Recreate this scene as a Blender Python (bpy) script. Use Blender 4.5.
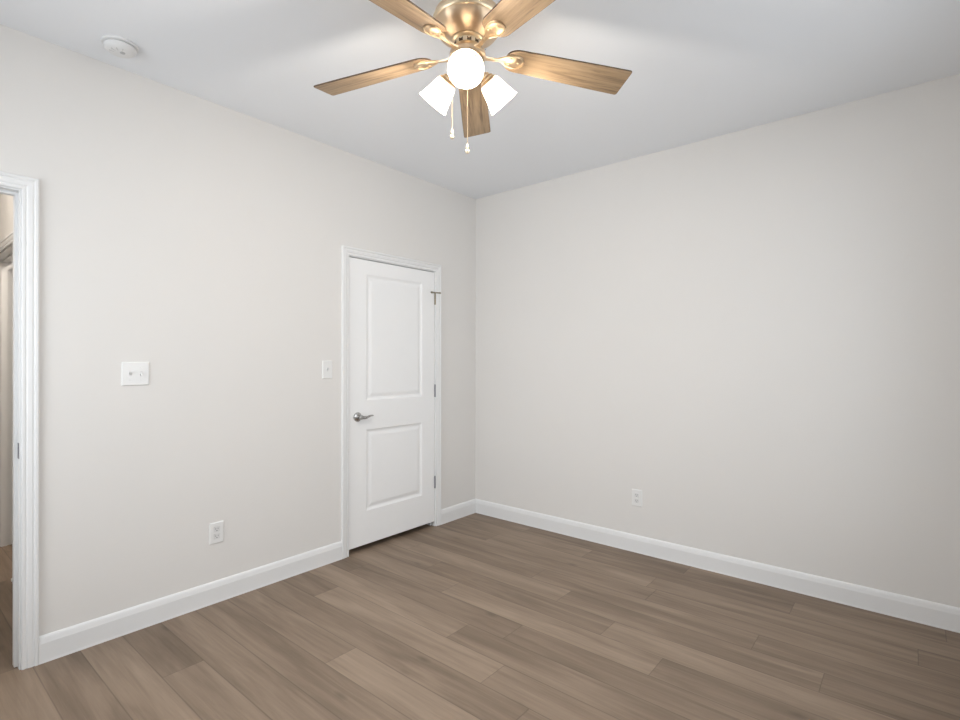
import bpy, bmesh, math, random
from mathutils import Vector, Matrix
random.seed(7)
PI = math.pi
scene = bpy.context.scene
C = scene.collection
for o in list(bpy.data.objects): bpy.data.objects.remove(o)

# ------------------------------------------------------------------ camera
H = 2.74
YAW, ROLL = 0.69571, 0.0010
cam_data = bpy.data.cameras.new('camera'); cam = bpy.data.objects.new('camera', cam_data); C.objects.link(cam)
cam_data.sensor_width = 36.0; cam_data.lens = 518.67 / 960 * 36.0; cam_data.clip_start = 0.02
fw = Vector((math.cos(YAW), math.sin(YAW), 0)); rt = fw.cross(Vector((0, 0, 1))).normalized(); up = rt.cross(fw)
r2 = rt * math.cos(ROLL) + up * math.sin(ROLL); u2 = up * math.cos(ROLL) - rt * math.sin(ROLL)
M = Matrix((r2, u2, -fw)).transposed().to_4x4(); M.translation = Vector((-3.46286, -2.9419, 1.33188))
cam.matrix_world = M
scene.camera = cam

# ------------------------------------------------------------------ world, daylight, exposure
scene.view_settings.view_transform = 'Standard'; scene.view_settings.look = 'None'
scene.view_settings.gamma = 1.0; scene.view_settings.use_curve_mapping = False
scene.view_settings.exposure = 0.0
w = bpy.data.worlds.new('sky'); scene.world = w; w.use_nodes = True
bg = w.node_tree.nodes['Background']; bg.inputs[0].default_value = (0.80, 0.90, 1.0, 1); bg.inputs[1].default_value = 1.0

def area(name, loc, rot, sx, sy, power, col, spread=180):
    l = bpy.data.lights.new(name, 'AREA'); l.shape = 'RECTANGLE'; l.size = sx; l.size_y = sy
    l.energy = power; l.color = col; l.spread = math.radians(spread)
    o = bpy.data.objects.new(name, l); C.objects.link(o); o.location = loc; o.rotation_euler = rot
    return o
ROOM_X, ROOM_Y = -3.98, -3.30
# daylight panels added outside two unseen windows to light the room
area('added_daylight_rear', (-1.70, ROOM_Y - 0.40, 1.75), (PI / 2 - 0.20, 0, 0), 2.2, 1.7, 24, (0.95, 0.98, 1.0), 140)
area('added_daylight_side', (ROOM_X - 0.40, -0.95, 1.75), (PI / 2 - 0.20, 0, -PI / 2), 1.5, 1.7, 33, (0.95, 0.98, 1.0), 125)

def bulb_light(name, loc, power, radius, col):
    l = bpy.data.lights.new(name, 'POINT'); l.energy = power; l.shadow_soft_size = radius; l.color = col
    o = bpy.data.objects.new(name, l); C.objects.link(o); o.location = loc
LAMP_W = 14.5

# ------------------------------------------------------------------ materials
def new_mat(name):
    m = bpy.data.materials.new(name); m.use_nodes = True
    nt = m.node_tree; b = nt.nodes['Principled BSDF']
    return m, nt, b
def node(nt, t, **kw):
    n = nt.nodes.new(t)
    for k, v in kw.items(): setattr(n, k, v)
    return n
def paint(name, col, rough=0.6, bump=0.0, scale=260, spec=0.3, var=0.0):
    m, nt, b = new_mat(name)
    b.inputs['Base Color'].default_value = (*col, 1); b.inputs['Roughness'].default_value = rough
    b.inputs['Specular IOR Level'].default_value = spec
    tc = node(nt, 'ShaderNodeTexCoord')
    if var:
        n2 = node(nt, 'ShaderNodeTexNoise'); n2.inputs['Scale'].default_value = 3; nt.links.new(tc.outputs['Object'], n2.inputs['Vector'])
        mx = node(nt, 'ShaderNodeMix', data_type='RGBA'); nt.links.new(n2.outputs['Fac'], mx.inputs['Factor'])
        mx.inputs['A'].default_value = (*[c * (1 - var) for c in col], 1); mx.inputs['B'].default_value = (*[min(1, c * (1 + var)) for c in col], 1)
        nt.links.new(mx.outputs['Result'], b.inputs['Base Color'])
    if bump:
        n = node(nt, 'ShaderNodeTexNoise'); n.inputs['Scale'].default_value = scale; n.inputs['Detail'].default_value = 3
        nt.links.new(tc.outputs['Object'], n.inputs['Vector'])
        bp = node(nt, 'ShaderNodeBump'); bp.inputs['Strength'].default_value = bump; bp.inputs['Distance'].default_value = 0.001
        nt.links.new(n.outputs['Fac'], bp.inputs['Height']); nt.links.new(bp.outputs['Normal'], b.inputs['Normal'])
    return m
def metal(name, col, rough):
    m, nt, b = new_mat(name)
    b.inputs['Base Color'].default_value = (*col, 1); b.inputs['Metallic'].default_value = 1; b.inputs['Roughness'].default_value = rough
    tc = node(nt, 'ShaderNodeTexCoord'); n = node(nt, 'ShaderNodeTexNoise'); n.inputs['Scale'].default_value = 120
    nt.links.new(tc.outputs['Object'], n.inputs['Vector'])
    mr = node(nt, 'ShaderNodeMapRange'); mr.inputs['To Min'].default_value = rough * 0.85; mr.inputs['To Max'].default_value = rough * 1.15
    nt.links.new(n.outputs['Fac'], mr.inputs['Value']); nt.links.new(mr.outputs['Result'], b.inputs['Roughness'])
    return m
WALL = paint('greige wall paint', (0.745, 0.730, 0.712), 0.75, 0.12, var=0.008)
CEIL = paint('matte ceiling paint', (0.865, 0.885, 0.915), 0.9, 0.15)
TRIM = paint('white semi gloss trim paint', (0.79, 0.795, 0.80), 0.38, 0.0, spec=0.4)
DOORP = paint('white door paint', (0.88, 0.885, 0.89), 0.42, 0.05, 400, spec=0.4)
PLATE = paint('white wall plate plastic', (0.80, 0.80, 0.795), 0.35, spec=0.45)
SLOT = paint('dark outlet slot', (0.12, 0.12, 0.12), 0.6)
TOGGLE = paint('white toggle plastic', (0.72, 0.72, 0.72), 0.3)
SMOKE = paint('off white detector plastic', (0.80, 0.80, 0.80), 0.45)
VENT = paint('grey detector vent', (0.52, 0.52, 0.52), 0.6)
SLOTG = paint('light grey detector slot', (0.60, 0.60, 0.60), 0.6)
NICKEL = metal('satin nickel', (0.46, 0.45, 0.44), 0.28)
HINGE = metal('dark nickel hinge', (0.30, 0.30, 0.33), 0.4)
BRONZE = metal('aged nickel hinge pin stop', (0.30, 0.27, 0.21), 0.4)
GOLD = metal('brushed champagne gold', (0.72, 0.56, 0.385), 0.36)
GOLDB = metal('bright champagne gold', (0.84, 0.70, 0.50), 0.34)
ANISO = 0.25
BRUSHED = metal('spun champagne gold', (0.78, 0.61, 0.43), 0.38)
_b = BRUSHED.node_tree.nodes['Principled BSDF']; _t = BRUSHED.node_tree.nodes.new('ShaderNodeTangent'); _t.direction_type = 'RADIAL'; _t.axis = 'Z'
_b.inputs['Anisotropic'].default_value = 0.9; _b.inputs['Anisotropic Rotation'].default_value = ANISO; BRUSHED.node_tree.links.new(_t.outputs[0], _b.inputs['Tangent'])
DARKSLOT = paint('dark motor vent', (0.10, 0.06, 0.03), 0.6)
RUBBER = paint('white rubber', (0.85, 0.85, 0.83), 0.6)

def floor_material():
    m, nt, b = new_mat('taupe oak vinyl planks'); L = nt.links.new
    at = node(nt, 'ShaderNodeAttribute', attribute_name='tone')
    uv = node(nt, 'ShaderNodeUVMap', uv_map='plank'); edge = node(nt, 'ShaderNodeUVMap', uv_map='edge')
    # long grain: stretch noise along the plank, shifted per plank by the tone
    cmb = node(nt, 'ShaderNodeVectorMath', operation='MULTIPLY'); cmb.inputs[1].default_value = (70, 3.0, 1)
    L(uv.outputs['UV'], cmb.inputs[0])
    ofs = node(nt, 'ShaderNodeCombineXYZ'); mul = node(nt, 'ShaderNodeMath', operation='MULTIPLY'); mul.inputs[1].default_value = 97.0
    L(at.outputs['Fac'], mul.inputs[0]); L(mul.outputs[0], ofs.inputs['Z'])
    add = node(nt, 'ShaderNodeVectorMath', operation='ADD'); L(cmb.outputs[0], add.inputs[0]); L(ofs.outputs[0], add.inputs[1])
    n1 = node(nt, 'ShaderNodeTexNoise'); n1.inputs['Scale'].default_value = 1.0; n1.inputs['Detail'].default_value = 6; n1.inputs['Roughness'].default_value = 0.62; n1.inputs['Distortion'].default_value = 0.5
    L(add.outputs[0], n1.inputs['Vector'])
    # broad cloudy figure
    c2 = node(nt, 'ShaderNodeVectorMath', operation='MULTIPLY'); c2.inputs[1].default_value = (12, 1.3, 1); L(uv.outputs['UV'], c2.inputs[0])
    a2 = node(nt, 'ShaderNodeVectorMath', operation='ADD'); L(c2.outputs[0], a2.inputs[0]); L(ofs.outputs[0], a2.inputs[1])
    n2 = node(nt, 'ShaderNodeTexNoise'); n2.inputs['Scale'].default_value = 1.0; n2.inputs['Detail'].default_value = 3; n2.inputs['Distortion'].default_value = 0.8; L(a2.outputs[0], n2.inputs['Vector'])
    # knots
    c3 = node(nt, 'ShaderNodeVectorMath', operation='MULTIPLY'); c3.inputs[1].default_value = (6, 2.4, 1); L(uv.outputs['UV'], c3.inputs[0])
    a3 = node(nt, 'ShaderNodeVectorMath', operation='ADD'); L(c3.outputs[0], a3.inputs[0]); L(ofs.outputs[0], a3.inputs[1])
    vo = node(nt, 'ShaderNodeTexVoronoi'); vo.inputs['Scale'].default_value = 0.9; L(a3.outputs[0], vo.inputs['Vector'])
    kn = node(nt, 'ShaderNodeMapRange'); kn.inputs['From Min'].default_value = 0.02; kn.inputs['From Max'].default_value = 0.11; L(vo.outputs['Distance'], kn.inputs['Value'])
    # value = tone + grain
    m1 = node(nt, 'ShaderNodeMath', operation='MULTIPLY_ADD'); m1.inputs[1].default_value = 0.50; L(n1.outputs['Fac'], m1.inputs[0])
    m2 = node(nt, 'ShaderNodeMath', operation='MULTIPLY_ADD'); m2.inputs[1].default_value = 1.0; m2.inputs[2].default_value = -0.50; L(n2.outputs['Fac'], m2.inputs[0]); L(m2.outputs[0], m1.inputs[2])
    m3 = node(nt, 'ShaderNodeMath', operation='MULTIPLY_ADD'); m3.inputs[1].default_value = 0.80; L(at.outputs['Fac'], m3.inputs[0]); L(m1.outputs[0], m3.inputs[2])
    rp = node(nt, 'ShaderNodeValToRGB'); e = rp.color_ramp.elements
    e[0].position = 0.05; e[0].color = (0.108, 0.074, 0.049, 1); e[1].position = 0.95; e[1].color = (0.325, 0.245, 0.180, 1)
    mid = e.new(0.5); mid.color = (0.206, 0.151, 0.108, 1)
    L(m3.outputs[0], rp.inputs['Fac'])
    km = node(nt, 'ShaderNodeMix', data_type='RGBA'); km.blend_type = 'MULTIPLY'; km.inputs['Factor'].default_value = 1
    kc = node(nt, 'ShaderNodeMapRange'); kc.inputs['To Min'].default_value = 0.72; kc.inputs['To Max'].default_value = 1.0; L(kn.outputs['Result'], kc.inputs['Value'])
    L(rp.outputs['Color'], km.inputs['A']); L(kc.outputs['Result'], km.inputs['B'])
    # bevelled seam: 'edge' UV holds distance in metres to the nearest long and short side
    sx = node(nt, 'ShaderNodeSeparateXYZ'); L(edge.outputs['UV'], sx.inputs[0])
    def near(sock, width):
        # sock runs 0..1 across; distance to nearest edge in metres, edges at 0 and 1
        a = node(nt, 'ShaderNodeMath', operation='SUBTRACT'); a.inputs[1].default_value = 0.5; L(sock, a.inputs[0])
        b_ = node(nt, 'ShaderNodeMath', operation='ABSOLUTE'); L(a.outputs[0], b_.inputs[0])
        c = node(nt, 'ShaderNodeMapRange'); c.inputs['From Min'].default_value = 0.5; c.inputs['From Max'].default_value = 0.5 - width; L(b_.outputs[0], c.inputs['Value'])
        return c.outputs['Result']
    mn = node(nt, 'ShaderNodeMath', operation='MINIMUM'); L(near(sx.outputs['X'], 0.022), mn.inputs[0]); L(near(sx.outputs['Y'], 0.0022), mn.inputs[1])
    sm = node(nt, 'ShaderNodeMapRange'); sm.inputs['To Min'].default_value = 0.62; L(mn.outputs[0], sm.inputs['Value'])
    fm = node(nt, 'ShaderNodeMix', data_type='RGBA'); fm.blend_type = 'MULTIPLY'; fm.inputs['Factor'].default_value = 1
    L(km.outputs['Result'], fm.inputs['A']); L(sm.outputs['Result'], fm.inputs['B']); L(fm.outputs['Result'], b.inputs['Base Color'])
    b.inputs['Roughness'].default_value = 0.5; b.inputs['Specular IOR Level'].default_value = 0.35
    bp = node(nt, 'ShaderNodeBump'); bp.inputs['Strength'].default_value = 0.25; bp.inputs['Distance'].default_value = 0.001
    L(n1.outputs['Fac'], bp.inputs['Height']); L(bp.outputs['Normal'], b.inputs['Normal'])
    return m
FLOOR = floor_material()

def blade_wood():
    m, nt, b = new_mat('light oak blade veneer'); L = nt.links.new
    tc = node(nt, 'ShaderNodeTexCoord'); mp = node(nt, 'ShaderNodeVectorMath', operation='MULTIPLY'); mp.inputs[1].default_value = (4, 62, 1)
    oi = node(nt, 'ShaderNodeObjectInfo'); mu = node(nt, 'ShaderNodeMath', operation='MULTIPLY'); mu.inputs[1].default_value = 43; L(oi.outputs['Random'], mu.inputs[0])
    cb = node(nt, 'ShaderNodeCombineXYZ'); L(mu.outputs[0], cb.inputs['Z'])
    L(tc.outputs['Object'], mp.inputs[0]); ad = node(nt, 'ShaderNodeVectorMath', operation='ADD'); L(mp.outputs[0], ad.inputs[0]); L(cb.outputs[0], ad.inputs[1])
    n = node(nt, 'ShaderNodeTexNoise'); n.inputs['Scale'].default_value = 1; n.inputs['Detail'].default_value = 6; n.inputs['Roughness'].default_value = 0.65; n.inputs['Distortion'].default_value = 0.6
    L(ad.outputs[0], n.inputs['Vector'])
    rp = node(nt, 'ShaderNodeValToRGB'); e = rp.color_ramp.elements
    e[0].position = 0.30; e[0].color = (0.12, 0.076, 0.043, 1); e[1].position = 0.68; e[1].color = (0.37, 0.26, 0.155, 1)
    mid = e.new(0.48); mid.color = (0.28, 0.19, 0.108, 1)
    L(n.outputs['Fac'], rp.inputs['Fac']); L(rp.outputs['Color'], b.inputs['Base Color'])
    b.inputs['Roughness'].default_value = 0.45
    return m
WOOD = blade_wood()
EDGE = paint('dark walnut blade edge', (0.10, 0.065, 0.04), 0.5)

def shade_glass():
    m, nt, b = new_mat('frosted white lamp glass'); L = nt.links.new
    out = nt.nodes['Material Output']
    d = node(nt, 'ShaderNodeBsdfDiffuse'); d.inputs[0].default_value = (0.93, 0.90, 0.85, 1)
    t = node(nt, 'ShaderNodeBsdfTranslucent'); t.inputs[0].default_value = (0.97, 0.93, 0.86, 1)
    g = node(nt, 'ShaderNodeBsdfGlossy'); g.inputs['Roughness'].default_value = 0.25
    mx = node(nt, 'ShaderNodeMixShader'); mx.inputs[0].default_value = 0.50; L(d.outputs[0], mx.inputs[1]); L(t.outputs[0], mx.inputs[2])
    fr = node(nt, 'ShaderNodeFresnel'); m2 = node(nt, 'ShaderNodeMixShader'); L(fr.outputs[0], m2.inputs[0]); L(mx.outputs[0], m2.inputs[1]); L(g.outputs[0], m2.inputs[2])
    nt.nodes.remove(b); L(m2.outputs[0], out.inputs['Surface'])
    return m
SHADE = shade_glass()
def emit(name, col, s):
    m, nt, b = new_mat(name); b.inputs['Base Color'].default_value = (*col, 1)
    b.inputs['Emission Color'].default_value = (*col, 1); b.inputs['Emission Strength'].default_value = s
    return m
BULB = emit('lit warm bulb', (1.0, 0.84, 0.66), 20)
def window_glass():
    m, nt, b = new_mat('clear window glass'); L = nt.links.new; out = nt.nodes['Material Output']
    t = node(nt, 'ShaderNodeBsdfTransparent'); g = node(nt, 'ShaderNodeBsdfGlossy'); g.inputs['Roughness'].default_value = 0.02
    mx = node(nt, 'ShaderNodeMixShader'); mx.inputs[0].default_value = 0.06; L(t.outputs[0], mx.inputs[1]); L(g.outputs[0], mx.inputs[2])
    nt.nodes.remove(b); L(mx.outputs[0], out.inputs['Surface'])
    return m
GLASS = window_glass()

# ------------------------------------------------------------------ helpers
def obj(name, bm, mats, parent=None, smooth=False, bevel=0, seg=2):
    bmesh.ops.recalc_face_normals(bm, faces=bm.faces)
    me = bpy.data.meshes.new(name); bm.to_mesh(me); bm.free()
    for m in (mats if isinstance(mats, (list, tuple)) else [mats]): me.materials.append(m)
    if smooth:
        for p in me.polygons: p.use_smooth = True
        try: me.set_sharp_from_angle(angle=math.radians(38))
        except Exception: pass
    o = bpy.data.objects.new(name, me); C.objects.link(o)
    if parent: o.parent = parent
    if bevel:
        b = o.modifiers.new('bevel', 'BEVEL'); b.width = bevel; b.segments = seg; b.limit_method = 'ANGLE'; b.angle_limit = math.radians(40)
    return o
def tag(o, label, cat, group=None):
    o['label'] = label; o['category'] = cat
    if group: o['group'] = group
    return o
def struct(o, label=None, cat=None):
    o['kind'] = 'structure'
    if label: o['label'] = label
    if cat: o['category'] = cat
    return o
def thing(name, loc, label, cat, group=None, rotz=0):
    o = bpy.data.objects.new(name, None); C.objects.link(o); o.location = loc; o.rotation_euler = (0, 0, rotz); o.empty_display_size = 0.05
    return tag(o, label, cat, group)
def box(bm, x0, x1, y0, y1, z0, z1, mi=0):
    vs = [bm.verts.new((x, y, z)) for x in (x0, x1) for y in (y0, y1) for z in (z0, z1)]
    fs = [(0, 1, 3, 2), (4, 6, 7, 5), (0, 4, 5, 1), (2, 3, 7, 6), (0, 2, 6, 4), (1, 5, 7, 3)]
    for f in fs: bm.faces.new([vs[i] for i in f]).material_index = mi
    return vs
def frame_of(axis):
    a = Vector(axis).normalized(); t = Vector((0, 0, 1)) if abs(a.z) < 0.9 else Vector((1, 0, 0))
    u = a.cross(t).normalized(); v = a.cross(u)
    return a, u, v
def lathe(bm, prof, origin=(0, 0, 0), axis=(0, 0, 1), n=48, mi=0, close=False):
    """prof = [(radius, distance along axis)]"""
    a, u, v = frame_of(axis); o = Vector(origin); rings = []
    for r, s in prof:
        if r < 1e-6: rings.append([bm.verts.new(o + a * s)])
        else: rings.append([bm.verts.new(o + a * s + u * (r * math.cos(2 * PI * i / n)) + v * (r * math.sin(2 * PI * i / n))) for i in range(n)])
    pairs = list(zip(rings, rings[1:]))
    if close: pairs.append((rings[-1], rings[0]))
    for A, B in pairs:
        for i in range(n):
            j = (i + 1) % n
            if len(A) == 1 and len(B) == 1: continue
            if len(A) == 1: f = (A[0], B[i], B[j])
            elif len(B) == 1: f = (A[i], A[j], B[0])
            else: f = (A[i], A[j], B[j], B[i])
            bm.faces.new(f).material_index = mi
    return rings
def tube(bm, pts, radii, n=12, mi=0, flat=1.0):
    pts = [Vector(p) for p in pts]
    if not isinstance(radii, (list, tuple)): radii = [radii] * len(pts)
    rings = []; prev = None
    for i, p in enumerate(pts):
        d = (pts[min(i + 1, len(pts) - 1)] - pts[max(i - 1, 0)]).normalized()
        if prev is None: a, u, v = frame_of(d)
        else:
            u = (prev - d * prev.dot(d)).normalized(); v = d.cross(u)
        prev = u
        rings.append([bm.verts.new(p + u * radii[i] * math.cos(2 * PI * k / n) + v * radii[i] * flat * math.sin(2 * PI * k / n)) for k in range(n)])
    for A, B in zip(rings, rings[1:]):
        for k in range(n): bm.faces.new((A[k], A[(k + 1) % n], B[(k + 1) % n], B[k])).material_index = mi
    bm.faces.new(rings[0][::-1]).material_index = mi; bm.faces.new(rings[-1]).material_index = mi
def sweep(bm, path, prof, cap=True):
    """path: list of functions place(profile point) -> Vector; prof: closed list of 2D points."""
    rings = [[bm.verts.new(pl(q)) for q in prof] for pl in path]
    n = len(prof)
    for A, B in zip(rings, rings[1:]):
        for k in range(n): bm.faces.new((A[k], A[(k + 1) % n], B[(k + 1) % n], B[k]))
    if cap: bm.faces.new(rings[0]); bm.faces.new(rings[-1][::-1])
NB = bmesh.new

# ------------------------------------------------------------------ shell
T = 0.115            # wall thickness
HX0, HY1 = -4.30, 3.40    # hall extents
JX0, JX1, JZ = -3.840, -3.021, 2.056      # main doorway jamb faces
CX0, CX1, CZ = -1.328, -0.505, 2.037      # closet doorway jamb faces
JT = 0.018
def wall_with_openings(bm, a0, a1, ops, plane):
    """wall slab along axis; ops = [(a,b,z0,z1)]; plane(a0,a1,z0,z1) adds a box"""
    cur = a0
    for a, b, z0, z1 in sorted(ops):
        if a > cur: plane(cur, a, 0, H)
        if z0 > 0: plane(a, b, 0, z0)
        if z1 < H: plane(a, b, z1, H)
        cur = b
    if a1 > cur: plane(cur, a1, 0, H)
bm = NB(); wall_with_openings(bm, HX0, T, [(JX0 - JT, JX1 + JT, 0, JZ + JT), (CX0 - JT, CX1 + JT, 0, CZ + JT)], lambda a, b, z0, z1: box(bm, a, b, 0, T, z0, z1))
struct(obj('wall_left', bm, WALL), 'pale greige wall holding the white closet door and the doorway', 'wall')
bm = NB(); box(bm, 0, T, ROOM_Y - T, 0, 0, H)
struct(obj('wall_right', bm, WALL), 'plain pale greige wall with a single low outlet', 'wall')
bm = NB(); wall_with_openings(bm, ROOM_X - T, 0, [(-2.80, -0.60, 0.70, 2.40)], lambda a, b, z0, z1: box(bm, a, b, ROOM_Y - T, ROOM_Y, z0, z1))
struct(obj('wall_rear', bm, WALL), 'greige wall with an added wide window behind the viewer', 'wall')
bm = NB(); wall_with_openings(bm, ROOM_Y, 0, [(-1.75, -0.25, 0.70, 2.40)], lambda a, b, z0, z1: box(bm, ROOM_X - T, ROOM_X, a, b, z0, z1))
struct(obj('wall_side', bm, WALL), 'greige wall with an added window beside the viewer', 'wall')
bm = NB(); box(bm, HX0 - T, T, ROOM_Y - T, HY1 + T, H, H + 0.1)
struct(obj('ceiling', bm, CEIL), 'flat light grey ceiling', 'ceiling')

# hall beyond the doorway, the room across it and the closet
HWX = -2.86
HJ0, HJ1, HJZ = 1.22, 2.045, 2.035
bm = NB(); wall_with_openings(bm, T, HY1, [(HJ0 - JT, HJ1 + JT, 0, HJZ + JT)], lambda a, b, z0, z1: box(bm, HWX, HWX + T, a, b, z0, z1))
struct(obj('wall_hall_right', bm, WALL), 'hall wall seen through the doorway, with a cased opening', 'wall')
bm = NB(); box(bm, HX0, T, HY1, HY1 + T, 0, H)
struct(obj('wall_hall_end', bm, WALL), 'end wall of the hall', 'wall')
bm = NB(); box(bm, HX0 - T, HX0, 0, HY1 + T, 0, H)
struct(obj('wall_hall_left', bm, WALL), 'left wall of the hall', 'wall')
bm = NB(); box(bm, -1.62, -1.62 + T, T, 0.85, 0, H); box(bm, -1.62 + T, 0, 0.85 - 0.001, 0.85 + T, 0, H); box(bm, 0, T, T, HY1, 0, H)
struct(obj('wall_closet', bm, WALL), 'closet walls behind the white panel door', 'wall')

# floor: one mesh, a face per plank
PW, PL = 0.1655, 1.2225
joint = {15: -0.53, 10: -0.352, 12: -0.963, 5: -1.430, 2: -1.738, 7: -2.085, 8: -1.438, 6: -1.778, 1: -2.444, 4: -2.370, 11: -1.817, 9: -1.224,
         0: -0.62, 3: 0.03, 13: -1.66, 14: 0.05, 16: 0.04, 17: 0.03}
tones = {}   # (row, index counted from the far wall) -> tone
tones.update({(10, 0): .30, (10, 1): .66, (10, 2): .45, (12, 0): .42, (12, 1): .62, (12, 2): .40, (15, 0): .22, (15, 1): .40, (13, 0): .40, (13, 1): .52,
              (14, 0): .36, (14, 1): .42, (11, 0): .40, (11, 1): .34, (11, 2): .50, (9, 0): .66, (9, 1): .62, (9, 2): .36, (8, 0): .30, (8, 1): .34, (8, 2): .44,
              (7, 0): .60, (7, 1): .56, (7, 2): .36, (6, 0): .38, (6, 1): .34, (6, 2): .60, (5, 0): .56, (5, 1): .62, (5, 2): .38, (4, 0): .30, (4, 1): .46, (4, 2): .40,
              (3, 0): .52, (3, 1): .46, (3, 2): .44, (2, 0): .30, (2, 1): .58, (2, 2): .46, (1, 0): .50, (1, 1): .30, (1, 2): .48, (0, 0): .38, (0, 1): .28, (0, 2): .36,
              (16, 0): .46, (16, 1): .50, (17, 0): .30, (17, 1): .36})
bm = NB(); l1 = bm.loops.layers.uv.new('plank'); l2 = bm.loops.layers.uv.new('edge'); lt = bm.faces.layers.float.new('tone')
Y0, Y1 = ROOM_Y - T, HY1 + T
for k in range(-1, 27):
    xa, xb = max(-PW * (k + 1), HX0 - T), min(-PW * k, T)
    if xb <= xa: continue
    PL = 1.83 if k in (11, 14, 13, 16, 3) else 1.2225
    j = joint.get(k, random.uniform(-1.2, 0)); 
    while j < Y1: j += PL
    top = j; plank = 0
    while top > Y0:
        bot = top - PL; yb, yt = max(bot, Y0), min(top, Y1)
        if yt > yb:
            idx = None
            if bot < 0: idx = int(round((0 - 1e-6 - top) / PL + 0.5)) if False else None
            first = joint.get(k, 0)
            while first + PL < 0: first += PL
            n = int(math.floor((first - (yb + yt) / 2) / PL)) + 1 if k in joint else 99
            tone = tones.get((k, n), random.uniform(0.2, 0.62))
            f = bm.faces.new([bm.verts.new(p) for p in ((xa, yb, 0), (xb, yb, 0), (xb, yt, 0), (xa, yt, 0))])
            f[lt] = tone + random.uniform(-.02, .02)
            ru, rv = random.random() * 9, random.random() * 9
            for lp in f.loops:
                x, y, _ = lp.vert.co
                lp[l1].uv = (x + PW * (k + 1) + ru, y - bot + rv); lp[l2].uv = ((x + PW * (k + 1)) / PW, (y - bot) / PL)
        top = bot
struct(obj('floor', bm, FLOOR), 'taupe wood-look plank floor', 'floor')

# ------------------------------------------------------------------ baseboards
BBP = [(0, 0), (0.016, 0), (0.016, 0.004), (0.0145, 0.010), (0.0145, 0.086), (0.0135, 0.090), (0.0110, 0.103), (0.0090, 0.110), (0.0060, 0.115), (0.002, 0.118), (0, 0.118)]
def baseboard(name, p0, p1, nrm, label, m0=0, m1=0, prof=BBP):
    p0, p1, nrm = Vector((*p0, 0)), Vector((*p1, 0)), Vector((*nrm, 0)); d = (p1 - p0).normalized(); bm = NB()
    sweep(bm, [lambda q: p0 + nrm * q[0] + d * (q[0] * m0) + Vector((0, 0, q[1])), lambda q: p1 + nrm * q[0] - d * (q[0] * m1) + Vector((0, 0, q[1]))], prof)
    return struct(obj(name, bm, TRIM), label, 'baseboard')
CW = 0.057
baseboard('baseboard_left', (JX1 + 0.006 + CW, 0), (CX0 - 0.005 - CW, 0), (0, -1), 'white baseboard between the doorway and the closet door')
baseboard('baseboard_left_corner', (CX1 + 0.005 + CW, 0), (0, 0), (0, -1), 'short white baseboard between the closet door and the corner', 0, 1)
baseboard('baseboard_right', (0, 0), (0, ROOM_Y), (-1, 0), 'long white baseboard along the plain right wall', 1, 1)
baseboard('baseboard_rear', (0, ROOM_Y), (ROOM_X, ROOM_Y), (0, 1), 'white baseboard under the added wide rear window', 1, 1)
baseboard('baseboard_side', (ROOM_X, ROOM_Y), (ROOM_X, 0), (1, 0), 'white baseboard on the wall beside the viewer', 1, 1)
baseboard('baseboard_hall', (HWX, T), (HWX, HJ0 - 0.005 - CW), (-1, 0), 'white hall baseboard beyond the doorway')
baseboard('baseboard_hall_far', (HWX, HJ1 + 0.005 + CW), (HWX, HY1), (-1, 0), 'white hall baseboard past the cased opening')
baseboard('baseboard_hall_end', (HWX, HY1), (HX0, HY1), (0, -1), 'white baseboard at the end of the hall')

# ------------------------------------------------------------------ casings and jambs
CP = [(0, 0), (0, 0.008), (0.003, 0.0105), (0.010, 0.0105), (0.013, 0.0085), (0.016, 0.0085), (0.020, 0.012), (0.034, 0.0145), (0.038, 0.0125), (0.041, 0.0125), (0.045, 0.017), (0.053, 0.017), (0.057, 0.013), (0.057, 0)]
def casing(bm, a0, a1, zt, put, rv=0.006):
    """U-shaped mitred casing around an opening a0..a1 x 0..zt; put(a, n, z) -> Vector, n = height off the wall"""
    i0, i1, iz = a0 - rv, a1 + rv, zt + rv
    sweep(bm, [lambda q: put(i0 - q[0], q[1], 0), lambda q: put(i0 - q[0], q[1], iz + q[0]), lambda q: put(i1 + q[0], q[1], iz + q[0]), lambda q: put(i1 + q[0], q[1], 0)], CP)
def jambs(bm, a0, a1, zt, slab, stop=(0.040, 0.052)):
    """slab(a0,a1,n0,n1,z0,z1): n runs into the wall"""
    slab(a0 - JT, a0, 0, T, 0, zt + JT); slab(a1, a1 + JT, 0, T, 0, zt + JT); slab(a0, a1, 0, T, zt, zt + JT)
    s0, s1 = stop[0], stop[0] + 0.034; st = 0.011
    slab(a0, a0 + st, s0, s1, 0, zt); slab(a1 - st, a1, s0, s1, 0, zt); slab(a0 + st, a1 - st, s0, s1, zt - st, zt)
bm = NB(); casing(bm, JX0, JX1, JZ, lambda a, n, z: Vector((a, -n, z))); casing(bm, JX0, JX1, JZ, lambda a, n, z: Vector((a, T + n, z)))
jambs(bm, JX0, JX1, JZ, lambda a, b, n0, n1, z0, z1: box(bm, a, b, n0, n1, z0, z1))
tr = struct(obj('trim_1', bm, TRIM, smooth=False), 'white moulded casing and jamb of the open doorway at the far left', 'door trim')
bm = NB(); box(bm, JX1 - 0.0018, JX1 + 0.0005, 0.006, 0.032, 0.905, 0.972); box(bm, JX1 - 0.0024, JX1 - 0.0010, 0.012, 0.024, 0.925, 0.955)
obj('strike_plate', bm, HINGE, tr)['label'] = 'dark metal strike plate'
bm = NB(); casing(bm, CX0, CX1, CZ, lambda a, n, z: Vector((a, -n, z)), 0.005)
jambs(bm, CX0, CX1, CZ, lambda a, b, n0, n1, z0, z1: box(bm, a, b, n0, n1, z0, z1))
struct(obj('trim_2', bm, TRIM), 'white moulded casing around the closet door', 'door trim')
bm = NB(); casing(bm, HJ0, HJ1, HJZ, lambda a, n, z: Vector((HWX - n, a, z)))
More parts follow.
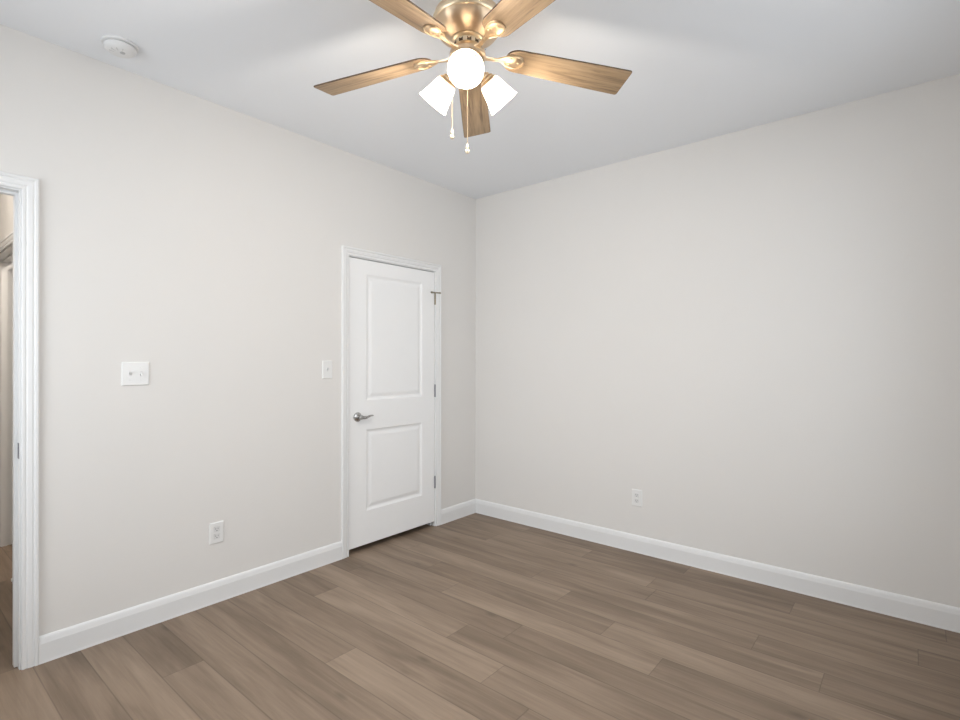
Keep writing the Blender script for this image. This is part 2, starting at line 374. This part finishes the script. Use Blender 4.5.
jambs(bm, HJ0, HJ1, HJZ, lambda a, b, n0, n1, z0, z1: box(bm, HWX + n0, HWX + n1, a, b, z0, z1), (0.045, 0))
struct(obj('trim_3', bm, TRIM), 'white casing of the opening across the hall', 'door trim')

# ------------------------------------------------------------------ panel doors
def panel_leaf(wd, ht, th, panels):
    """moulded two-panel leaf in local x 0..wd, z 0..ht, front face y=0 (toward -y), back y=th"""
    bm = NB()
    for side in (0, 1):
        Y = (lambda d: d) if side == 0 else (lambda d: th - d)
        rects = [(a, b, c, d) for a, b, c, d in panels]
        x0, x1 = rects[0][0], rects[0][1]
        def quad(a, b, c, d, y=0):
            return bm.faces.new([bm.verts.new(p) for p in ((a, Y(y), c), (b, Y(y), c), (b, Y(y), d), (a, Y(y), d))])
        quad(0, x0, 0, ht); quad(x1, wd, 0, ht); z = 0
        for a, b, c, d in sorted(rects, key=lambda r: r[2]):
            quad(x0, x1, z, c); z = d
        quad(x0, x1, z, ht)
        steps = [(0, 0), (0.004, 0.0025), (0.012, 0.007), (0.018, 0.0085), (0.026, 0.0085), (0.040, 0.0045), (0.050, 0.0028)]
        for a, b, c, d in rects:
            rings = [[bm.verts.new(p) for p in ((a + i, Y(y), c + i), (b - i, Y(y), c + i), (b - i, Y(y), d - i), (a + i, Y(y), d - i))] for i, y in steps]
            for A, B in zip(rings, rings[1:]):
                for k in range(4): bm.faces.new((A[k], A[(k + 1) % 4], B[(k + 1) % 4], B[k]))
            bm.faces.new(rings[-1])
    def q4(*p): bm.faces.new([bm.verts.new(v) for v in p])
    q4((0, 0, 0), (0, th, 0), (0, th, ht), (0, 0, ht)); q4((wd, 0, 0), (wd, th, 0), (wd, th, ht), (wd, 0, ht))
    q4((0, 0, 0), (wd, 0, 0), (wd, th, 0), (0, th, 0)); q4((0, 0, ht), (wd, 0, ht), (wd, th, ht), (0, th, ht))
    bmesh.ops.remove_doubles(bm, verts=bm.verts, dist=0.0002)
    return bm
LW, LZ0 = 0.817, 0.040
PANELS = [(0.143, LW - 0.134, 0.234, 0.803), (0.143, LW - 0.134, 1.008, 1.892)]
door = obj('door_1', panel_leaf(LW, 1.991, 0.035, PANELS), DOORP); door.location = (CX0 + 0.003, 0.001, LZ0)
struct(door, 'closed white two-panel closet door with a nickel lever handle', 'door')
# lever handle, local to the leaf
hx, hz = -1.258 - door.location.x, 0.938 - LZ0
bm = NB(); lathe(bm, [(0.0, 0.0), (0.033, 0.0), (0.033, 0.004), (0.030, 0.009), (0.020, 0.012), (0.0135, 0.014), (0.0125, 0.030), (0.0150, 0.034), (0.0150, 0.052), (0.012, 0.056), (0, 0.057)], (hx, 0, hz), (0, -1, 0), 32)
hd = obj('door_handle', bm, NICKEL, door, True); hd['label'] = 'satin nickel lever handle'
bm = NB(); tube(bm, [(hx - 0.004, -0.044, hz), (hx + 0.020, -0.046, hz - 0.003), (hx + 0.045, -0.047, hz - 0.004), (hx + 0.062, -0.046, hz + 0.001), (hx + 0.080, -0.045, hz + 0.006), (hx + 0.096, -0.045, hz + 0.006), (hx + 0.103, -0.045, hz + 0.005)], [0.012, 0.0115, 0.0095, 0.0080, 0.0070, 0.0060, 0.004], 14)
obj('lever', bm, NICKEL, hd, True)
hinge_objs = []
for z0, z1 in ((0.306, 0.400), (1.036, 1.132), (1.775, 1.868)):
    bm = NB(); X = LW + 0.0015; zz0, zz1 = z0 - LZ0, z1 - LZ0
    n = 5; hgt = (zz1 - zz0) / n
    for i in range(n): lathe(bm, [(0, 0), (0.0062, 0), (0.0066, 0.001), (0.0066, hgt - 0.0012), (0.0060, hgt - 0.0004), (0, hgt - 0.0004)], (X, -0.0055, zz0 + i * hgt), (0, 0, 1), 16)
    lathe(bm, [(0, 0), (0.005, 0.001), (0.0055, 0.004), (0, 0.006)], (X, -0.0055, zz1), (0, 0, 1), 16)
    box(bm, X - 0.004, X - 0.001, -0.0012, 0.0005, zz0, zz1)
    hinge_objs.append(obj('hinge', bm, HINGE if z0 < 1.5 else BRONZE, door, True))
bm = NB(); X = LW + 0.0015; zz = 1.870 - LZ0
lathe(bm, [(0.0, 0), (0.011, 0), (0.011, 0.006), (0, 0.006)], (X, -0.0055, zz - 0.004), (0, 0, 1), 20)
tube(bm, [(X - 0.040, -0.012, zz - 0.001), (X - 0.018, -0.010, zz), (X, -0.0075, zz), (X + 0.022, -0.018, zz), (X + 0.036, -0.027, zz)], [0.0050] * 5, 10)
tube(bm, [(X - 0.042, -0.004, zz - 0.001), (X - 0.040, -0.015, zz - 0.001)], 0.008, 14); tube(bm, [(X + 0.035, -0.026, zz), (X + 0.041, -0.022, zz)], 0.0075, 14)
obj('hinge_pin_stop', bm, BRONZE, hinge_objs[2], True)['label'] = 'small bronze hinge pin door stop'

# door leaf standing open in the room across the hall
d2 = obj('door_2', panel_leaf(0.80, 1.991, 0.035, [(0.118, 0.682, 0.228, 0.825), (0.118, 0.682, 1.008, 1.907)]), DOORP)
d2.location = (HWX + T + 0.006, HJ1 - 0.038, 0.02); struct(d2, 'white panel door standing open across the hall', 'door')

# ------------------------------------------------------------------ unseen windows added behind and beside the viewer as light sources
def window(name, a0, a1, z0, z1, put, label):
    """put(a, n, z): n>0 goes outward through the wall"""
    def pbox(bm, a, b, n0, n1, c, d):
        vs = [bm.verts.new(put(x, y, z)) for x in (a, b) for y in (n0, n1) for z in (c, d)]
        for f in [(0, 1, 3, 2), (4, 6, 7, 5), (0, 4, 5, 1), (2, 3, 7, 6), (0, 2, 6, 4), (1, 5, 7, 3)]: bm.faces.new([vs[i] for i in f])
    bm = NB(); f = 0.045
    pbox(bm, a0, a1, 0.05, 0.10, z0, z0 + f); pbox(bm, a0, a1, 0.05, 0.10, z1 - f, z1)
    pbox(bm, a0, a0 + f, 0.05, 0.10, z0 + f, z1 - f); pbox(bm, a1 - f, a1, 0.05, 0.10, z0 + f, z1 - f)
    am, zm = (a0 + a1) / 2, (z0 + z1) / 2
    pbox(bm, am - 0.03, am + 0.03, 0.05, 0.10, z0 + f, z1 - f); pbox(bm, a0 + f, am - 0.03, 0.055, 0.09, zm - 0.018, zm + 0.018); pbox(bm, am + 0.03, a1 - f, 0.055, 0.09, zm - 0.018, zm + 0.018)
    wn = struct(obj(name, bm, TRIM), label, 'window')
    for (p, q) in ((a0 + f, am - 0.03), (am + 0.03, a1 - f)):
        for c, d in ((z0 + f, zm - 0.018), (zm + 0.018, z1 - f)):
            bm = NB(); pbox(bm, p, q, 0.072, 0.076, c, d); obj('pane', bm, GLASS, wn)
    bm = NB(); pbox(bm, a0 - 0.03, a1 + 0.03, -0.035, 0.049, z0 - 0.022, z0 - 0.0005); obj('window_sill', bm, TRIM, wn)
window('added_window_1', -2.80, -0.60, 0.70, 2.40, lambda a, n, z: Vector((a, ROOM_Y - n, z)), 'added unseen wide white framed window behind the viewer')
window('added_window_2', -1.75, -0.25, 0.70, 2.40, lambda a, n, z: Vector((ROOM_X - n, a, z)), 'added unseen white framed window beside the viewer')

# ------------------------------------------------------------------ wall plates (local: plate centre at origin, front toward -y)
def screw_bm(x, z, y=-0.0058):
    bm = NB(); lathe(bm, [(0, 0), (0.0032, 0), (0.0032, 0.0006), (0.002, 0.0012), (0, 0.0012)], (x, y, z), (0, -1, 0), 14); return bm
def plate_bm(wd, ht, holes):
    bm = NB(); xs = sorted({-wd / 2, wd / 2} | {h[0] for h in holes} | {h[1] for h in holes}); zs = sorted({-ht / 2, ht / 2} | {h[2] for h in holes} | {h[3] for h in holes})
    y = -0.0058; b = 0.004
    cut = lambda a, c: any(h[0] <= a <= h[1] and h[2] <= c <= h[3] for h in holes)
    inx = [v if abs(v) < wd / 2 - 1e-6 else v - math.copysign(b, v) for v in xs]; inz = [v if abs(v) < ht / 2 - 1e-6 else v - math.copysign(b, v) for v in zs]
    for i in range(len(xs) - 1):
        for j in range(len(zs) - 1):
            if cut((xs[i] + xs[i + 1]) / 2, (zs[j] + zs[j + 1]) / 2): continue
            bm.faces.new([bm.verts.new(p) for p in ((inx[i], y, inz[j]), (inx[i + 1], y, inz[j]), (inx[i + 1], y, inz[j + 1]), (inx[i], y, inz[j + 1]))])
    W, Hh = wd / 2, ht / 2; rings = []
    for (ins, yy) in ((b, y), (0.0015, -0.0045), (0, -0.002), (0, 0)):
        rings.append([bm.verts.new((sx * (W - ins), yy, sz * (Hh - ins))) for sx, sz in ((-1, -1), (1, -1), (1, 1), (-1, 1))])
    for A, B in zip(rings, rings[1:]):
        for k in range(4): bm.faces.new((A[k], A[(k + 1) % 4], B[(k + 1) % 4], B[k]))
    bm.faces.new(rings[-1]); bmesh.ops.remove_doubles(bm, verts=bm.verts, dist=0.0001)
    return bm
def switch(loc, wd, xs, ups, label):
    t = thing('light_switch', loc, label, 'light switch', 'light switches on the door wall')
    holes = [(x - 0.0052, x + 0.0052, -0.012, 0.012) for x in xs]
    obj('wall_plate', plate_bm(wd, 0.116, holes), PLATE, t)
    for x, u in zip(xs, ups):
        bm = NB(); box(bm, x - 0.0050, x + 0.0050, -0.0050, -0.001, -0.0118, 0.0118)
        s = 1 if u else -1
        tip = [bm.verts.new(p) for p in ((x - 0.0036, -0.0175, s * 0.0105 - 0.0035), (x + 0.0036, -0.0175, s * 0.0105 - 0.0035), (x + 0.0036, -0.0160, s * 0.0105 + 0.0035), (x - 0.0036, -0.0160, s * 0.0105 + 0.0035))]
        bs = [bm.verts.new(p) for p in ((x - 0.0045, -0.005, -0.006), (x + 0.0045, -0.005, -0.006), (x + 0.0045, -0.005, 0.006), (x - 0.0045, -0.005, 0.006))]
        bm.faces.new(tip)
        for k in range(4): bm.faces.new((bs[k], bs[(k + 1) % 4], tip[(k + 1) % 4], tip[k]))
        obj('toggle', bm, TOGGLE, t)
        for z in (-0.030, 0.030): obj('screw', screw_bm(x, z), PLATE, t)
    return t
switch((-2.589, 0, 1.263), 0.118, (-0.023, 0.023), (True, False), 'white double toggle light switch plate near the doorway')
switch((-1.500, 0, 1.268), 0.074, (0,), (True,), 'white single toggle light switch beside the closet door')
def outlet(loc, rot, label):
    t = thing('wall_outlet', loc, label, 'outlet', 'low wall outlets', rotz=rot)
    holes = [(-0.0165, 0.0165, z - 0.014, z + 0.014) for z in (-0.0195, 0.0195)]
    obj('wall_plate', plate_bm(0.074, 0.116, holes), PLATE, t)
    for z in (-0.0195, 0.0195):
        bm = NB(); prof = []
        for i in range(32):
            a = 2 * PI * i / 32; prof.append((max(-0.0160, min(0.0160, 0.0175 * math.cos(a))), max(-0.0136, min(0.0136, 0.0175 * math.sin(a)))))
        A = [bm.verts.new((x, -0.0012, z + q)) for x, q in prof]; B = [bm.verts.new((x, -0.0066, z + q)) for x, q in prof]
        for k in range(32): bm.faces.new((A[k], A[(k + 1) % 32], B[(k + 1) % 32], B[k]))
        bm.faces.new(B); bm.faces.new(A)
        r = obj('receptacle', bm, TOGGLE, t)
        bm = NB(); box(bm, -0.0075, -0.0052, -0.0069, -0.0064, z - 0.001, z + 0.0075); box(bm, 0.0052, 0.0072, -0.0069, -0.0064, z, z + 0.0068)
        lathe(bm, [(0, 0), (0.0026, 0), (0.0026, 0.0005), (0, 0.0005)], (0, -0.0064, z - 0.0072), (0, -1, 0), 14)
        obj('slots', bm, SLOT, r)
    obj('screw', screw_bm(0, 0), PLATE, t)
outlet((-2.201, 0, 0.381), 0, 'white duplex outlet low on the wall left of the closet door')
outlet((0, -1.472, 0.376), PI / 2 * -1, 'white duplex outlet low on the plain right wall')

# ------------------------------------------------------------------ smoke detector
t = thing('smoke_detector', (-2.716, -0.224, H), 'round white smoke detector on the ceiling at the upper left', 'smoke detector')
bm = NB(); lathe(bm, [(0, 0), (0.068, 0), (0.069, 0.003), (0.068, 0.009), (0.060, 0.011), (0, 0.011)], (0, 0, 0), (0, 0, -1), 56); obj('base', bm, SMOKE, t, True)
bm = NB(); lathe(bm, [(0.055, 0.010), (0.055, 0.017), (0.0, 0.017)], (0, 0, 0), (0, 0, -1), 48); vr = obj('vent_ring', bm, VENT, t, True); vr['label'] = 'grey vent ring'
bm = NB(); lathe(bm, [(0, 0.015), (0.060, 0.015), (0.061, 0.018), (0.058, 0.028), (0.048, 0.036), (0.030, 0.040), (0, 0.041)], (0, 0, 0), (0, 0, -1), 56); cv = obj('cover', bm, SMOKE, t, True)
for a in (0.3, 0.9, 1.5, 2.1):
    bm = NB(); m_ = Matrix.Rotation(a + 2.6, 4, 'Z'); vs = box(bm, 0.022, 0.040, -0.0016, 0.0016, -0.0408, -0.036)
    bmesh.ops.transform(bm, matrix=m_, verts=bm.verts); obj('vent_slot', bm, SLOTG, cv)
bm = NB(); lathe(bm, [(0, 0), (0.010, 0), (0.010, 0.0025), (0.008, 0.0035), (0, 0.0035)], (0.006, -0.012, -0.040), (0, 0, -1), 24); obj('test_button', bm, VENT, t, True)

# ------------------------------------------------------------------ hall door stop
t = thing('door_stop', (HWX - 0.0135, 1.01, 0.072), 'small white-tipped door stop on the hall baseboard', 'door stop')
bm = NB(); lathe(bm, [(0, 0), (0.011, 0), (0.011, 0.002), (0.006, 0.004), (0.0055, 0.018), (0, 0.018)], (0, 0, 0), (-1, 0, 0), 20); obj('stem', bm, TRIM, t, True)
bm = NB(); lathe(bm, [(0, 0.016), (0.0095, 0.016), (0.0105, 0.025), (0.009, 0.031), (0, 0.032)], (0, 0, 0), (-1, 0, 0), 20); obj('bumper', bm, RUBBER, t, True)

# ------------------------------------------------------------------ ceiling lamps added out of the frame to light the hall and the room across
def added_ceiling_lamp(x, y, label, power):
    t = thing('added_ceiling_lamp', (x, y, H), label, 'ceiling lamp', 'added ceiling lamps beyond the doorway')
    bm = NB(); lathe(bm, [(0, 0), (0.15, 0), (0.15, 0.02), (0, 0.02)], (0, 0, 0), (0, 0, -1), 40); obj('base', bm, NICKEL, t, True)
    bm = NB(); lathe(bm, [(0.14, 0.02), (0.135, 0.05), (0.10, 0.08), (0.05, 0.095), (0, 0.10)], (0, 0, 0), (0, 0, -1), 40); obj('glass_bowl', bm, LAMPGLASS, t, True)
    bulb_light('added_lamp_light', (x, y, H - 0.16), power, 0.05, (1.0, 0.90, 0.78))
LAMPGLASS = emit('lit added lamp glass', (1.0, 0.86, 0.70), 8)
added_ceiling_lamp(-3.50, 0.95, 'added unseen round glass ceiling lamp in the hall beyond the doorway', 17)
added_ceiling_lamp(-2.15, 1.45, 'added unseen round glass ceiling lamp in the room across the hall', 30)

# ------------------------------------------------------------------ ceiling fan
FX, FY, BZ = -1.9940, -1.6535, 2.4663
fan = thing('ceiling_fan', (FX, FY, H), 'champagne gold ceiling fan with five light wood blades and three lit shades', 'ceiling fan')
def zz(z): return z - H
bm = NB()
lathe(bm, [(0, zz(H)), (0.098, zz(H)), (0.100, zz(2.722)), (0.094, zz(2.700)), (0.092, zz(2.66)), (0.110, zz(2.640)), (0.124, zz(2.628)), (0.128, zz(2.612)), (0.127, zz(2.590)),
           (0.123, zz(2.575)), (0.110, zz(2.558)), (0.090, zz(2.546)), (0.068, zz(2.537)), (0.058, zz(2.535)), (0, zz(2.534))], n=72)
hs = obj('motor_housing', bm, BRUSHED, fan, True)
bm = NB(); lathe(bm, [(0.124, zz(2.6125)), (0.1300, zz(2.6105)), (0.1325, zz(2.606)), (0.1335, zz(2.600)), (0.1325, zz(2.594)), (0.1300, zz(2.590)), (0.1245, zz(2.588))], n=72, close=True)
obj('trim_ring', bm, GOLDB, hs, True)
bm = NB(); lathe(bm, [(0.0, zz(2.5345)), (0.062, zz(2.5345)), (0.064, zz(2.530)), (0.060, zz(2.526)), (0.052, zz(2.524)), (0.050, zz(2.505)), (0.0, zz(2.505))], n=56)
obj('motor_collar', bm, GOLDB, fan, True)
for i in range(10):
    a = 2 * PI * i / 10 + 0.2; bm = NB(); box(bm, 0.0495, 0.0512, -0.008, 0.008, zz(2.508), zz(2.520)); bmesh.ops.transform(bm, matrix=Matrix.Rotation(a, 4, 'Z'), verts=bm.verts)
    obj('vent_slot', bm, DARKSLOT, hs)
for i in (36, -36, 108, -108):
    a = YAW + math.radians(i); bm = NB()
    box(bm, 0.088, 0.112, -0.0055, 0.0055, -0.0012, 0.0012)
    tilt = Matrix.Translation((0.100, 0, zz(2.5455))) @ Matrix.Rotation(-0.60, 4, 'Y') @ Matrix.Translation((-0.100, 0, 0))
    bmesh.ops.transform(bm, matrix=Matrix.Rotation(a, 4, 'Z') @ tilt, verts=bm.verts)
    obj('housing_slot', bm, DARKSLOT, hs)
bm = NB(); lathe(bm, [(0.0, zz(2.505)), (0.054, zz(2.505)), (0.058, zz(2.500)), (0.066, zz(2.488)), (0.068, zz(2.484)), (0.068, zz(2.470)), (0.062, zz(2.465)), (0, zz(2.465))], n=56)
obj('flywheel', bm, GOLD, fan, True)

AL, DROOP = -0.2028, 0.0415
pitch = Matrix.Translation((0, 0, zz(BZ) + DROOP * 0.66)) @ Matrix.Rotation(DROOP, 4, 'Y') @ Matrix.Rotation(AL, 4, 'X')
def blade_bm():
    bm = NB(); R0, R1 = 0.148, 0.66; out = []
    n = 16
    wr, wt = 0.0530, 0.0679
    def hw(x): return wr + (wt - wr) * min(1, max(0, (x - R0) / (R1 - R0 - 0.05)))
    out.append
    for i in range(n + 1):                         # rounded root
        a = PI / 2 + PI * i / n; out.append((R0 + 0.05 + 0.05 * math.cos(a), math.copysign(abs(math.sin(a)) ** 0.75, math.sin(a)) * hw(R0 + 0.05)))
    for x in (0.30, 0.42, 0.54): out.append((x, -hw(x)))
    c = 0.008
    out += [(R1 - c, -wt), (R1 - 0.3 * c, -wt + 0.3 * c), (R1, -wt + c), (R1, wt - c), (R1 - 0.3 * c, wt - 0.3 * c), (R1 - c, wt)]
    for x in (0.54, 0.42, 0.30): out.append((x, hw(x)))
    rings = []
    for z, s in ((0.003, 0.0012), (0.002, 0), (-0.002, 0), (-0.003, 0.0012)):
        rings.append([bm.verts.new((x - (s if x > 0.4 else -s), y - math.copysign(s, y), z)) for x, y in out])
    k = len(out)
    bm.faces.new(rings[0]).material_index = 0; bm.faces.new(rings[-1][::-1]).material_index = 0
    for A, B in zip(rings, rings[1:]):
        for i in range(k): bm.faces.new((A[i], A[(i + 1) % k], B[(i + 1) % k], B[i])).material_index = 1
    bmesh.ops.transform(bm, matrix=pitch, verts=bm.verts)
    return bm
def iron_bm():
    bm = NB()
    def ribbon(st, th):
        rings = []
        for r, z, hw, ro in st:
            c, s = math.cos(ro), math.sin(ro)
            ring = []
            for y, dz in ((-hw, -th * 0.2), (-hw * 0.8, -th), (hw * 0.8, -th), (hw, -th * 0.2), (hw * 0.9, 0), (-hw * 0.9, 0)):
                ring.append(bm.verts.new((r, y * c - dz * s, z + y * s + dz * c)))
            rings.append(ring)
        for A, B in zip(rings, rings[1:]):
            for k in range(6): bm.faces.new((A[k], A[(k + 1) % 6], B[(k + 1) % 6], B[k]))
        bm.faces.new(rings[0]); bm.faces.new(rings[-1][::-1])
    b0 = zz(BZ) - 0.0032
    bz = lambda r: b0 + DROOP * (0.66 - r)
    ribbon([(0.050, zz(2.4800), 0.017, 0), (0.066, zz(2.4800), 0.014, 0), (0.080, zz(2.4800), 0.0095, AL * .2), (0.098, zz(2.4805), 0.0080, AL * .5), (0.115, zz(2.482), 0.0085, AL * .8)]
           + [(r, bz(r), h, AL) for r, h in ((0.132, 0.012), (0.143, 0.018), (0.153, 0.025), (0.166, 0.030), (0.182, 0.033), (0.197, 0.032), (0.210, 0.027), (0.219, 0.018), (0.223, 0.007))], 0.005)
    return bm
def rim_bm():       # raised rim that outlines the iron's plate
    bm = NB(); pts = [(0.132, 0.0105), (0.146, 0.018), (0.158, 0.0245), (0.180, 0.0290), (0.197, 0.0275), (0.209, 0.021), (0.2165, 0.011), (0.2180, 0)]
    pts = pts + [(x, -y) for x, y in pts[::-1][1:]]
    tube(bm, [pitch @ Vector((x, y, -0.0085)) for x, y in pts], 0.0020, 8); return bm
def scr_bm(x, y):
    bm = NB(); lathe(bm, [(0, 0), (0.0055, 0), (0.0050, 0.002), (0.003, 0.0032), (0, 0.0035)], (x, y, -0.0080), (0, 0, -1), 14)
    bmesh.ops.transform(bm, matrix=pitch, verts=bm.verts); return bm
ph = 1.9019
blade0 = obj('blade', blade_bm(), [WOOD, EDGE], fan); iron0 = obj('blade_iron', iron_bm(), GOLD, fan, True); rim0 = obj('rim', rim_bm(), GOLDB, iron0, True)
screws0 = [obj('screw', scr_bm(x, y), GOLDB, iron0, True) for x, y in ((0.166, 0.014), (0.166, -0.014), (0.200, 0))]
for k in range(5):
    if k == 0: b, ir = blade0, iron0
    else:
        b = blade0.copy(); C.objects.link(b); ir = iron0.copy(); C.objects.link(ir)
        for ch in [rim0] + screws0: c = ch.copy(); C.objects.link(c); c.parent = ir
    b.rotation_euler = ir.rotation_euler = (0, 0, ph + 2 * PI * k / 5)

# light kit
bm = NB(); lathe(bm, [(0, zz(2.465)), (0.044, zz(2.465)), (0.047, zz(2.462)), (0.047, zz(2.452)), (0.056, zz(2.446)), (0.058, zz(2.436)), (0.056, zz(2.414)), (0.050, zz(2.402)), (0.036, zz(2.392)), (0.018, zz(2.386)), (0.010, zz(2.382)), (0.011, zz(2.374)), (0.006, zz(2.366)), (0, zz(2.365))], n=56)
kit = obj('light_kit', bm, GOLD, fan, True)
ka = math.radians(219); TL = math.radians(43)
for k in range(3):
    a = ka + k * 2 * PI / 3; rad = Vector((math.cos(a), math.sin(a), 0)); ax = (rad * math.cos(TL) - Vector((0, 0, math.sin(TL)))).normalized()
    neck = rad * 0.086 + Vector((0, 0, zz(2.407)))
    bm = NB(); tube(bm, [rad * 0.045 + Vector((0, 0, zz(2.430))), rad * 0.062 + Vector((0, 0, zz(2.428))), neck - ax * 0.018], [0.010, 0.011, 0.013], 14)
    lathe(bm, [(0, -0.024), (0.016, -0.024), (0.020, -0.020), (0.020, -0.014), (0.024, -0.012), (0.028, -0.008), (0.028, -0.003), (0.032, 0.0), (0.0355, 0.003), (0.0355, 0.010), (0.033, 0.012), (0.0, 0.012)], neck, ax, 36)
    obj('lamp_holder', bm, GOLD, fan, True)
    # frosted bell glass with a wall thickness
    outer = [(0.0320, 0.004), (0.0380, 0.009), (0.0415, 0.020), (0.0460, 0.040), (0.0500, 0.060), (0.0550, 0.081), (0.0590, 0.096), (0.0630, 0.105)]
    bm = NB(); lathe(bm, outer, neck, ax, 56)
    lathe(bm, [(0.0630 + 0.0012 * math.cos(q), 0.105 + 0.0012 * math.sin(q)) for q in [i * PI / 4 for i in range(8)]], neck, ax, 56, close=True)
    sh = obj('lamp_shade', bm, SHADE, fan, True); sh['label'] = 'frosted white glass shade'
    bm = NB(); lathe(bm, [(0, 0.012), (0.013, 0.012), (0.013, 0.030), (0.020, 0.042), (0.026, 0.054), (0.0275, 0.064), (0.025, 0.075), (0.017, 0.084), (0.008, 0.088), (0, 0.089)], neck, ax, 32)
    obj('bulb', bm, BULB, sh, True)
    bulb_light('fan_bulb_light', Vector((FX, FY, H)) + neck + ax * 0.100, LAMP_W, 0.040, (1.0, 0.93, 0.84))
# pull chains hang plumb from the kit
cr = Vector((math.cos(YAW - PI / 2), math.sin(YAW - PI / 2), 0))
def chain(off, ztop, zfob, fob):
    p = off; bm = NB(); z = ztop; i = 0
    tube(bm, [(p.x, p.y, zz(ztop)), (p.x, p.y, zz(zfob))], 0.0012, 6)
    while z > zfob: 
        bmesh.ops.create_icosphere(bm, subdivisions=1, radius=0.0019, matrix=Matrix.Translation((p.x, p.y, zz(z)))); z -= 0.0046
    c = obj('pull_chain', bm, GOLDB, fan, True)
    bm = NB()
    if fob: lathe(bm, [(0, 0), (0.003, 0.0), (0.0035, 0.006), (0.0060, 0.012), (0.0065, 0.017), (0.0045, 0.020), (0.0040, 0.022), (0.0070, 0.026), (0.0080, 0.031), (0.0060, 0.036), (0, 0.038)], (p.x, p.y, zz(zfob)), (0, 0, -1), 24)
    obj('fob', bm, GOLDB, c, True)
chain(cr * 0.000 + fw * -0.012, 2.370, 2.142, True)
chain(cr * -0.058 + fw * -0.008, 2.420, 2.198, True)
